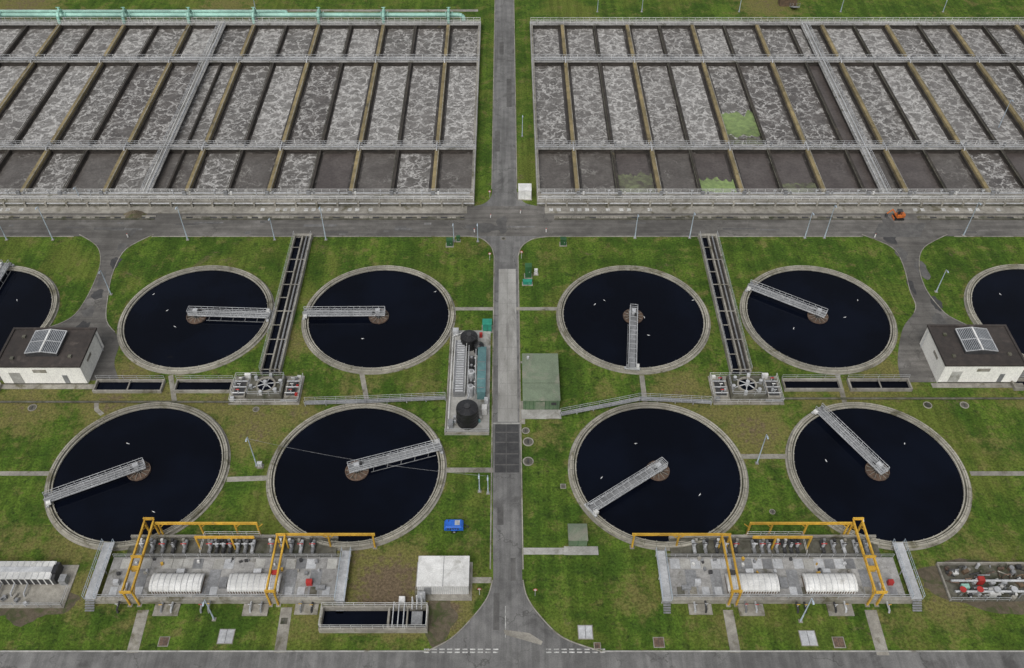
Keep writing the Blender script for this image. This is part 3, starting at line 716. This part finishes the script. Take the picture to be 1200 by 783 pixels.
# ------------------------------------------------------------------ sludge stations with yellow gantries
def station(sg,off):
    g=M('sludge_pumping_station'); X=lambda x: sg*x+off
    def bx(x0,x1,y0,y1,z0,z1,m): g.bx(min(X(x0),X(x1)),max(X(x0),X(x1)),y0,y1,z0,z1,m)
    bx(25.5,61.5,66.8,73.6,0,.9,DECK); bx(24.6,62.4,66.2,66.8,0,1.15,CONC)
    bx(27,60,73.6,77.3,0,.35,CONCD); bx(27,60,77.3,77.65,0,.9,CONC)
    for a in (55.4,44.2,32.4,28.6): 
        bx(a,a+1.7,67.2,71.4,.9,.96,GALVD)
    x=26.5
    while x<60: bx(x,x+1.5,71.6,73.3,.9,.95,random.choice([GALV,CONCP,GALVD,DECK])); x+=1.6
    x=27
    while x<60:
        if not (46<x<54.2 or 34.3<x<42.4): bx(x,x+1.1,67.1,68.5,.905,.97,random.choice([CONC,GALVD,CONCD,GALV]))
        x+=1.9
    g.rail([(X(25.5),73.5,.9),(X(61.4),73.5,.9)]); g.rail([(X(24.7),66.5,1.15),(X(62.3),66.5,1.15)])
    for a,b in ((46.4,54.0),(34.6,42.2)):
        bx(a,b,67.4,70.2,.9,1.7,WOOD)
        for i in range(19): xx=a+.2+i*(b-a-.4)/18; bx(xx-.08,xx+.08,67.34,67.4,.9,1.66,WHITE)
        vs=[]
        for xx in (X(a-.1),X(b+.1)):
            for k in range(9):
                t=math.pi*k/8; vs.append((xx,68.8-1.5*math.cos(t),1.7+.75*math.sin(t)))
        g.add(vs,[(k,k+1,9+k+1,9+k) for k in range(8)]+[tuple(range(9)),tuple(range(17,8,-1))],WHITE)
        for i in range(9):
            xx=X(a+.3+i*(b-a-.6)/8); pts=[(xx,68.8-1.54*math.cos(math.pi*k/8),1.7+.79*math.sin(math.pi*k/8)) for k in range(9)]
            g.path(pts,.045,GALV,4)
        g.box((X((a+b)/2),70.8,1.3),(1.2,.7,.9),GALV)
    for x0,x1,dn in ((39.6,47.6,7),(30,38,5),(50,58.5,5)):
        for i in range(dn):
            x=x0+(x1-x0)*(i+.5)/dn+random.uniform(-.2,.2)
            g.tube((X(x),74.4,.9),(X(x),76.6,.9),.28,random.choice([GALV,DARK,GALVD,GALVD]),10); g.cyl((X(x),75.4,.35),.22,1.6,GALV,8)
            g.tube((X(x)-.45,75.4,1.9),(X(x)+.45,75.4,1.9),.10,random.choice([DARK,RED,GALV]),8)
            g.box((X(x+.5),76.6,.8),(.4,.4,.9),random.choice([GALVD,WHITE,DARK,CONC]))
    for y in (74.2,76.9): g.tube((X(28),y,.6),(X(59),y,.6),.16,CONCD,8)
    for i in range(24):
        x=random.uniform(27.5,60.5); y=random.choice([random.uniform(70.6,71.4),random.uniform(72,73.2)])
        g.box((X(x),y,1.1),(random.uniform(.2,.6),random.uniform(.2,.5),random.uniform(.3,.9)),random.choice([GALV,GALVD,DARK,WHITE,CONC,YEL]),random.uniform(0,.4))
    g.rail([(X(39.3),77.5,.9),(X(48),77.5,.9),(X(48),74,.9)],WHITE)
    for xa,xb,y0,y1,z in ((62.0,63.7,66.3,76.0,1.3),(24.5,25.9,66.0,74.6,1.2)):
        bx(xa,xb,y0,y1,z-.12,z,GALV)
        for xx in (xa,xb): g.rail([(X(xx),y0,z),(X(xx),y1,z)],LAMP,1.1,1.6,.035)
        for yy in (y0+.3,(y0+y1)/2,y1-.3):
            for xx in (xa+.1,xb-.1): g.cyl((X(xx),yy,0),.09,z-.1,GALV,6)
        for k in range(5): bx(xa+.15,xb-.15,y0-.28*(k+1),y0-.28*k,z-.24*(k+1),z-.24*(k+1)+.06,GALVD)
    def post(x,y,h,z0=0): g.box((X(x),y,(h+z0)/2),(.26,.26,h-z0),YEL); g.box((X(x),y,z0+.06),(.7,.7,.1),CONC)
    def beam(p,q):
        dx=X(q[0])-X(p[0]); dy=q[1]-p[1]; L=math.hypot(dx,dy); an=math.atan2(dy,dx); c=((X(p[0])+X(q[0]))/2,(p[1]+q[1])/2)
        g.box((c[0],c[1],p[2]+.19),(L+.3,.26,.06),YEL,an); g.box((c[0],c[1],p[2]),(L+.3,.08,.32),YEL,an); g.box((c[0],c[1],p[2]-.19),(L+.3,.26,.06),YEL,an)
    def brace(p,q): g.tube((X(p[0]),p[1],p[2]),(X(q[0]),q[1],q[2]),.08,YEL)
    for xa in (55.6,57.0):
        post(xa,66.0,4.0); post(xa,77.9,4.0); beam((xa,66.0,4.2),(xa,77.9,4.2)); brace((xa,66,2.8),(xa,67.3,4.0)); brace((xa,77.9,2.8),(xa,76.6,4.0))
    beam((55.6,65.6,4.65),(57.0,65.6,4.65)); beam((55.6,78.2,4.65),(57.0,78.2,4.65)); beam((55.6,71.5,4.65),(57.0,71.5,4.65))
    for xx in (55.0,48.5,43.0,39.5): post(xx,77.9,3.6); brace((xx,77.9,2.6),(xx-.9,77.9,3.6)); 
    beam((55.4,77.9,3.82),(39.5,77.9,3.82)); beam((48.5,75.4,3.82),(39.5,75.4,3.82)); post(43.0,75.4,3.6); post(48.5,75.4,3.6)
    for xa in (34.6,35.8):
        post(xa,66.0,3.6); post(xa,75.6,3.6); beam((xa,66.0,3.8),(xa,75.6,3.8)); brace((xa,66,2.5),(xa,67.2,3.6))
    beam((34.6,66,4.25),(35.8,66,4.25)); beam((34.6,75.6,4.25),(35.8,75.6,4.25))
    beam((34.6,75.9,3.8),(20.8,75.9,3.8)); post(28,75.9,3.6); post(21,75.9,3.6); brace((28,75.9,2.6),(27,75.9,3.6)); brace((28,75.9,2.6),(29,75.9,3.6))
    g.box((X(56.3),70,3.7),(1.1,.7,.6),YEL); g.tube((X(56.3),70,3.4),(X(56.3),70,2.2),.04,DARK); g.box((X(35.2),69.6,3.3),(1,.6,.5),RED if sg<0 else DARK)
    for x in (52,50.5,38.6,37.0,31,29.4,58.5,46,44.8):
        zz=random.uniform(.5,.9); g.path([(X(x),66.2,zz),(X(x),64.9,zz),(X(x),64.7,.1)],.16,random.choice([GALV,GALVD,DARK]),8); g.cyl((X(x),65.4,zz),.07,.7,GALV,6)
        g.tube((X(x)-.25,65.4,zz+.7),(X(x)+.25,65.4,zz+.7),.06,random.choice([RED,GALV,YEL]),6)
    bx(36,39.8,64.2,66.1,0,.2,CONC); bx(49.4,53.2,64.2,66.1,0,.2,CONC); bx(28.5,32,64.4,66.1,0,.2,CONC)
    g.box((X(30.2),69.0,1.4),(.9,.7,1.0),RED if sg<0 else GALV); g.box((X(28.4),68.2,1.2),(1.4,.6,.6),GALVD); g.box((X(59.6),69,1.4),(.8,.6,.9),GALV if sg<0 else RED)
    g.box((X(43.3),69,1.2),(1.2,1.6,.7),GALVD); g.box((X(58.2),68,1.2),(.9,1.8,.6),GALV)
    g.done()
station(-1,.4); station(1,-.8)

# white plant container
g=M('white_container'); x0,x1,y0,y1=-13.2,-5.5,67.7,72.7
g.bx(x0,x1,y0,y1,.15,2.6,WHITE)
g.bx(x0-.08,x1+.08,y0-.08,y1+.08,2.6,2.72,WHITE); g.bx(-9.38,-9.3,y0-.1,y1+.1,2.72,2.76,GALVD)
for i in range(24): xx=x0+.2+i*(x1-x0-.4)/23; g.bx(xx-.05,xx+.05,y0-.05,y0-.001,.25,2.5,GALV)
for i in range(14): yy=y0+.3+i*(y1-y0-.6)/13; g.bx(x1+.001,x1+.05,yy-.05,yy+.05,.25,2.5,GALV)
g.bx(x0-.5,x1+.5,y0-1.0,y1+.5,0,.12,CONC); g.bx(x0+1,x0+2,y0-.12,y0-.06,.3,2.3,GALVD); g.done()

# open settling pit with pipes
g=M('settling_pit'); x0,x1,y0,y1=-27.4,-11.4,61.5,65.3; h=1.2; w=.3
g.bx(x0,x1,y0,y0+w,0,h,CONC); g.bx(x0,x1,y1-w,y1,0,h,CONC); g.bx(x0,x0+w,y0+w,y1-w,0,h,CONC); g.bx(x1-w,x1,y0+w,y1-w,0,h,CONC)
g.quad(x0+w,x1-w,y0+w,y1-w,.06,WATER)
g.bx(-17.4,-17.1,y0+w,y1-w,0,h,CONC); g.bx(-14.6,-14.4,y0+w,y1-w,0,h-.2,CONC)
g.rail([(x0+.15,y0+.15,h),(x1-.15,y0+.15,h),(x1-.15,y1-.15,h),(x0+.15,y1-.15,h),(x0+.15,y0+.15,h)],WHITE,1.1,1.5,.04)
for i in range(3): g.tube((-16.6+i*.8,y0+.3,1.35),(-16.6+i*.8,y1+.5,1.35),.09,GALV,8)
for i in range(3): g.cyl((-13.8+i*.7,y1+.6,0),.11,2.6+.5*i,WHITE,8); g.tube((-13.8+i*.7,y1+.6,2.6+.5*i),(-13.8+i*.7,y1-.8,1.6),.08,GALV,8)
g.box((-12.6,y1+1.5,.8),(1.2,1.2,1.6),GALV); g.box((-15.5,y1+1.1,.6),(.9,.9,1.1),WHITE); g.box((-13,63.2,1.35),(1.6,2,.3),GALVD)
g.done()
g=M('bare_soil'); g.prism(blob(-10.0,63.6,2.6,3.6,40,.22,5),0,.02,SOIL); g.done()

# compressor trailer
def trailer(p,rz=0):
    g=M('compressor_trailer'); x,y=p.x,p.y
    secs=[(-1.5,.5,1.15),(-1.2,.5,1.55),(1.2,.5,1.6),(1.55,.5,1.25)]
    vs=[]
    for sx,z0,z1 in secs: 
        for yy,zz in ((-.8,z0),(-.8,z1-.25),(-.6,z1),(.6,z1),(.8,z1-.25),(.8,z0)): vs.append((x+sx,y+yy,zz))
    fs=[(k*6+i,k*6+(i+1)%6,(k+1)*6+(i+1)%6,(k+1)*6+i) for k in range(3) for i in range(6)]+[(5,4,3,2,1,0),(18,19,20,21,22,23)]
    g.add(vs,fs,BLUE)
    for yy in (-.9,.9): g.tube((x+.1,y+yy-.1,.38),(x+.1,y+yy+.1,.38),.38,BLACK,16); g.tube((x+.1,y+yy-.12,.38),(x+.1,y+yy+.12,.38),.18,GALV,10); g.box((x+.1,y+yy,.82),(1.0,.25,.08),BLUE)
    g.tube((x+1.4,y-.5,.55),(x+2.4,y,.55),.06,DARK); g.tube((x+1.4,y+.5,.55),(x+2.4,y,.55),.06,DARK); g.cyl((x+2.3,y,0),.05,.6,DARK,8); g.box((x,y,.45),(2.8,1.2,.12),DARK)
    for i in range(5): g.box((x-.9+i*.4,y-.81,1.0),(.25,.03,.5),DARK)
    g.box((x+.6,y,1.63),(.8,.9,.06),GALV); g.cyl((x-.8,y+.3,1.55),.08,.25,DARK,8); g.done()
trailer(S(532,619))
# mini excavator
def excavator(p):
    g=M('mini_excavator'); x,y=p.x,p.y
    for yy in (-.7,.7):
        g.box((x,y+yy,.3),(1.7,.35,.5),BLACK)
        for sx in (-.85,.85): g.tube((x+sx,y+yy-.17,.3),(x+sx,y+yy+.17,.3),.27,BLACK,12)
    g.cyl((x,y,.5),.5,.15,DARK,14); g.box((x+.2,y,1.0),(1.8,1.4,.7),ORANGE,.2); g.box((x+.7,y,1.35),(.8,1.3,.4),ORANGE,.2,.85)
    for sx,sy in ((-.6,-.5),(.25,-.5),(-.6,.3),(.25,.3)): g.tube((x+sx,y+sy,1.3),(x+sx,y+sy,2.3),.05,DARK)
    g.box((x-.17,y-.1,2.33),(1.1,1.0,.08),DARK); g.box((x-.2,y-.1,1.5),(.5,.5,.4),BLACK)
    g.tube((x-.7,y,1.1),(x-1.8,y,2.5),.16,ORANGE,4); g.tube((x-1.8,y,2.5),(x-2.8,y,1.4),.13,ORANGE,4); g.box((x-2.8,y,1.0),(.5,.7,.6),DARK,0,.7); g.tube((x-.8,y,1.6),(x-1.5,y,2.5),.06,GALV,6)
    g.box((x-1.1,y,.25),(.15,1.6,.4),ORANGE); g.done()
excavator(S(1052,256))

# left plant container & right equipment compound
g=M('skip_container'); a=S(0,686); xa,xb=-84,S(68,686).x; y0=a.y; y1=S(30,659,1.8).y
g.bx(xa-4,xb+2.2,y0-3.8,y1+.5,0,.14,CONC); g.bx(xa,xb,y0,y1,.3,1.9,DARK)
g.bx(xa,xb-.5,y0-.05,y1+.05,1.9,2.05,WHITE); g.bx(xa,xb-.6,y0+1.1,y1-1.0,2.05,2.22,GALV)
for i in range(16): xx=xa+.3+i*(xb-xa-.9)/15; g.bx(xx-.1,xx+.1,y0-.06,y0-.01,.3,1.88,WHITE); g.bx(xx-.03,xx+.03,y0-.06,y1+.06,2.05,2.10,GALV)
g.box((xb-.2,y0+1.5,2.1),(.7,1.4,.5),BLACK); g.box((xb+1,y0+.5,.8),(1,1.2,1.3),GALVD)
g.rail([(xa-3,y0-3.6,.14),(xb+2,y0-3.6,.14),(xb+2,y0-.5,.14)],GALV)
for i in range(5): g.path([(xa+3+i*2,y0-.1,.8),(xa+3+i*2,y0-1.8,.8),(xa+3+i*2,y0-2,.2)],.13,random.choice([GALV,GALVD,DARK]),8)
for i in range(12): g.box((random.uniform(xa,xb+1),random.uniform(y0-3.3,y0-1.8),.4),(random.uniform(.3,.9),random.uniform(.2,.5),.5),random.choice([GALVD,DARK,CONC,GALV]),random.uniform(0,3))
g.done()
g=M('equipment_compound'); a=S(1110,705); b=S(1110,663); X0=a.x+.3; X1=X0+17; y0,y1=a.y,b.y
g.bx(X0,X1,y0,y1,0,.12,CONCD); g.bx(X0,X1,y1,y1+.25,0,.7,CONC); g.bx(X0,X0+.25,y0,y1,.12,.5,CONC)
for i in range(85):
    x=random.uniform(X0+.6,X1-.6); y=random.uniform(y0+.4,y1-.4); k=random.random()
    m=random.choice([GALV,GALVD,DARK,GALVD,RUST,GALV,CONC,CONCD,DARK,WHITE,WOOD,GALVD])
    if k<.4: g.tube((x,y,.12+.15),(x+random.uniform(-1.8,1.8),y+random.uniform(-1.2,1.2),random.uniform(.2,1.1)),random.uniform(.06,.16),m,8)
    elif k<.62: g.cyl((x,y,.12),random.uniform(.2,.42),random.uniform(.4,1.1),m,14)
    elif k<.88: g.box((x,y,.45),(random.uniform(.3,1.0),random.uniform(.25,.7),random.uniform(.3,.7)),m,random.uniform(0,.5))
    else: g.path([(x,y,.1),(x,y,1.3),(x+.8,y,1.5),(x+1.2,y,.1)],.10,m,8)
for yy in (y0+1.2,y0+3.0): g.tube((X0+1,yy,.9),(X0+14,yy,.9),.2,GALV,10)
for k in range(5): g.cyl((X0+2+k*2.6,y0+1.2,.12),.35,1.4,GALVD,14); g.cyl((X0+2+k*2.6,y0+1.2,1.5),.5,.1,random.choice([RED,GALV,DARK]),14)
g.box((X0+5.5,y0+3.0,.9),(.9,.8,1.3),RED); g.box((X0+7,y0+1.2,.6),(1.6,1.2,.7),WHITE); g.box((X0+3,y0+2.2,.5),(1.2,.7,.6),TEAL)
g.rail([(X0,y0,.12),(X0+9,y0,.12)],GALV)
g.done()
g=M('bare_soil'); g.prism(blob(X0+7,(y0+y1)/2,10.5,4.4,48,.2,3),0,.008,SOIL); g.done()
a=S(40,700); g=M('bare_soil'); g.prism(blob(-73,66.5,7,3.4,48,.3,8),0,.008,SOIL); g.done()

# ------------------------------------------------------------------ small items
def cover(a,b,w,m,n='manhole_cover'):
    p=S(a,b); g=M(n); g.bx(p.x-w/2-.12,p.x+w/2+.12,p.y-w/2-.12,p.y+w/2+.12,0,.05,CONC); g.bx(p.x-w/2,p.x+w/2,p.y-w/2,p.y+w/2,.05,.08,m); g.bx(p.x-.03,p.x+.03,p.y-w/2,p.y+w/2,.08,.09,DARK); g.done()
for a,b,w,m in ((265,746,2.1,GALV),(686,741,2.0,GALV),(947,748,2.2,GALV),(192,752,1.3,RUST),(772,753,1.4,RUST),(983,753,1.5,RUST),(333,728,1.0,CONCD),(700,757,.8,RUST),(215,660,1,GALVD),(660,570,.7,CONCD)): cover(a,b,w,m)
def rcover(a,b,r):
    p=S(a,b); g=M('manhole_cover'); g.ring((p.x,p.y),r*.8,r,0,.10,CONC,28); g.disc((p.x,p.y),r*.81,.07,CONCD,28); g.box((p.x,p.y,.09),(r*.3,r*.9,.03),DARK); g.done()
for a,b,r in ((619,518,.95),(619,541,.95),(616,505,.7),(1087,475,.8),(1130,475,.8),(38,478,.8),(300,480,.6),(905,600,.5),(590,280,.5)): rcover(a,b,r)
def cabinet(a,b,w,d,h,m,n='control_cabinet'):
    p=S(a,b); g=M(n); g.bx(p.x-w/2,p.x+w/2,p.y,p.y+d,.08,h,m); g.bx(p.x-w/2-.06,p.x+w/2+.06,p.y-.06,p.y+d+.06,h,h+.07,m); g.bx(p.x-w/2-.2,p.x+w/2+.2,p.y-.3,p.y+d+.2,0,.08,CONC)
    g.bx(p.x-.02,p.x+.02,p.y-.02,p.y-.001,.15,h-.1,DARK); g.box((p.x+w*.2,p.y-.03,h*.55),(.08,.05,.25),GALV); g.done()
cabinet(619,326,1.3,1.2,3.0,GREENK); cabinet(618,334,1.8,.7,.9,TEALD); cabinet(527,289,1.3,1.0,1.6,GREENK); cabinet(660,288,1.2,1.0,1.6,GREENK)
cabinet(615,234,2.9,2.6,2.5,WHITE,'white_kiosk'); cabinet(628,322,.6,.5,1.2,WHITE); cabinet(537,283,.7,.5,1.2,GREENK); cabinet(305,548,.7,.5,1.0,GALV)

def lamp(a,b,h=8.0,arm=1):
    p=S(a,b); g=M('street_lamp'); g.cyl((p.x,p.y,0),.14,h*.25,LAMP,8,.12); g.cyl((p.x,p.y,h*.25),.10,h*.75,LAMP,8,.07)
    g.box((p.x,p.y,.05),(.6,.6,.1),CONC)
    g.tube((p.x,p.y,h),(p.x,p.y-arm*.5,h+.15),.06,LAMP,6); g.box((p.x,p.y-arm*.75,h+.17),(.26,.6,.14),LAMP,0,.8); g.done()
for a,b,h in ((62,281,9),(220,281,9),(322,281,6),(382,281,9),(130,345,6.5),(301,546,8),(887,543,8),(1097,342,6),(808,279,7),(744,279,6.5),(943,279,7),(966,279,9),(1129,276,9),(251,726,6),(938,728,7),(562,576,5),(572,578,5),(560,283,5),(8,281,6),(1170,150,8),(300,14,6),(700,14,6),(985,14,6),(1105,14,6),(866,14,6),(752,14,6),(95,236,4),(532,283,5),(612,160,6)): lamp(a,b,h)
# overhead cable spanning one clarifier to a short pole by the road
g=M('overhead_cable'); p=S(301,546); p=Vector((p.x,p.y,7.6)); q=S(571,578); q=Vector((q.x,q.y,4.9)); pts=[]
for i in range(17):
    t=i/16; r=p.lerp(q,t); r.z-=1.3*4*t*(1-t); pts.append(r)
g.path(pts,.022,GALVD,5); g.done()
def sign(a,b,m=RED):
    p=S(a,b); g=M('traffic_sign'); g.cyl((p.x,p.y,0),.05,2.0,GALV,6); g.tube((p.x,p.y-.06,1.9),(p.x,p.y-.10,1.9),.33,m,16); g.tube((p.x,p.y-.10,1.9),(p.x,p.y-.12,1.9),.22,WHITE,16); g.done()
for a,b in ((574,305),(611,303),(627,698),(562,697),(574,232)): sign(a,b)
def bollard(a,b,m=WHITE):
    p=S(a,b); g=M('bollard'); g.cyl((p.x,p.y,0),.12,.9,m,10); g.cyl((p.x,p.y,.9),.12,.1,RED,10,.06); g.done()
for a,b in ((575,255),(610,250),(556,272),(640,272),(1025,278),(150,278)): bollard(a,b)
# soil heap by the basins
g=M('soil_heap'); p=S(158,252); n=26; vs=[(p.x,p.y,1.1)]
for k,(rr,zz) in enumerate(((.6,.95),(1.3,.45),(2.0,0))):
    for i in range(n):
        t=2*math.pi*i/n; q=rr*(1+.3*noise.noise(Vector((math.cos(t)*2,math.sin(t)*2,k)))); vs.append((p.x+q*1.3*math.cos(t),p.y+q*.7*math.sin(t),max(0,zz*(1+.3*random.uniform(-1,1)))))
fs=[(0,1+i,1+(i+1)%n) for i in range(n)]+[(1+k*n+i,1+(k+1)*n+i,1+(k+1)*n+(i+1)%n,1+k*n+(i+1)%n) for k in range(2) for i in range(n)]
g.add(vs,fs,SOIL); g.done()

# ------------------------------------------------------------------ light, world, camera
w=bpy.data.worlds.new('World'); scene.world=w; w.use_nodes=True; nt=w.node_tree
bg=nt.nodes['Background']; sky=nt.nodes.new('ShaderNodeTexSky'); sky.sky_type='NISHITA'; sky.sun_disc=False
el,rot=math.radians(52),math.radians(200)
sky.sun_elevation=el; sky.sun_rotation=rot; sky.dust_density=4; sky.air_density=1.0; sky.ozone_density=1.0
hs=nt.nodes.new('ShaderNodeHueSaturation'); hs.inputs['Saturation'].default_value=.22
nt.links.new(sky.outputs[0],hs.inputs['Color']); nt.links.new(hs.outputs[0],bg.inputs[0]); bg.inputs[1].default_value=.135
sd=bpy.data.lights.new('sun','SUN'); sd.energy=1.15; sd.angle=math.radians(28); sd.color=(1,.97,.93)
so=bpy.data.objects.new('sun',sd); scene.collection.objects.link(so)
dirv=Vector((math.sin(rot)*math.cos(el),math.cos(rot)*math.cos(el),math.sin(el)))
so.rotation_euler=dirv.to_track_quat('Z','Y').to_euler(); so.location=(0,0,200)
cd=bpy.data.cameras.new('camera'); cam=bpy.data.objects.new('camera',cd); scene.collection.objects.link(cam)
cd.sensor_width=36; cd.sensor_fit='HORIZONTAL'; cd.lens=36*F/1200; cd.shift_x=8.5/1200; cd.clip_start=1; cd.clip_end=12000
cam.location=(0,0,H); cam.rotation_euler=(math.pi/2-PH,0,0); scene.camera=cam
scene.view_settings.view_transform='Standard'; scene.view_settings.look='None'; scene.view_settings.exposure=0
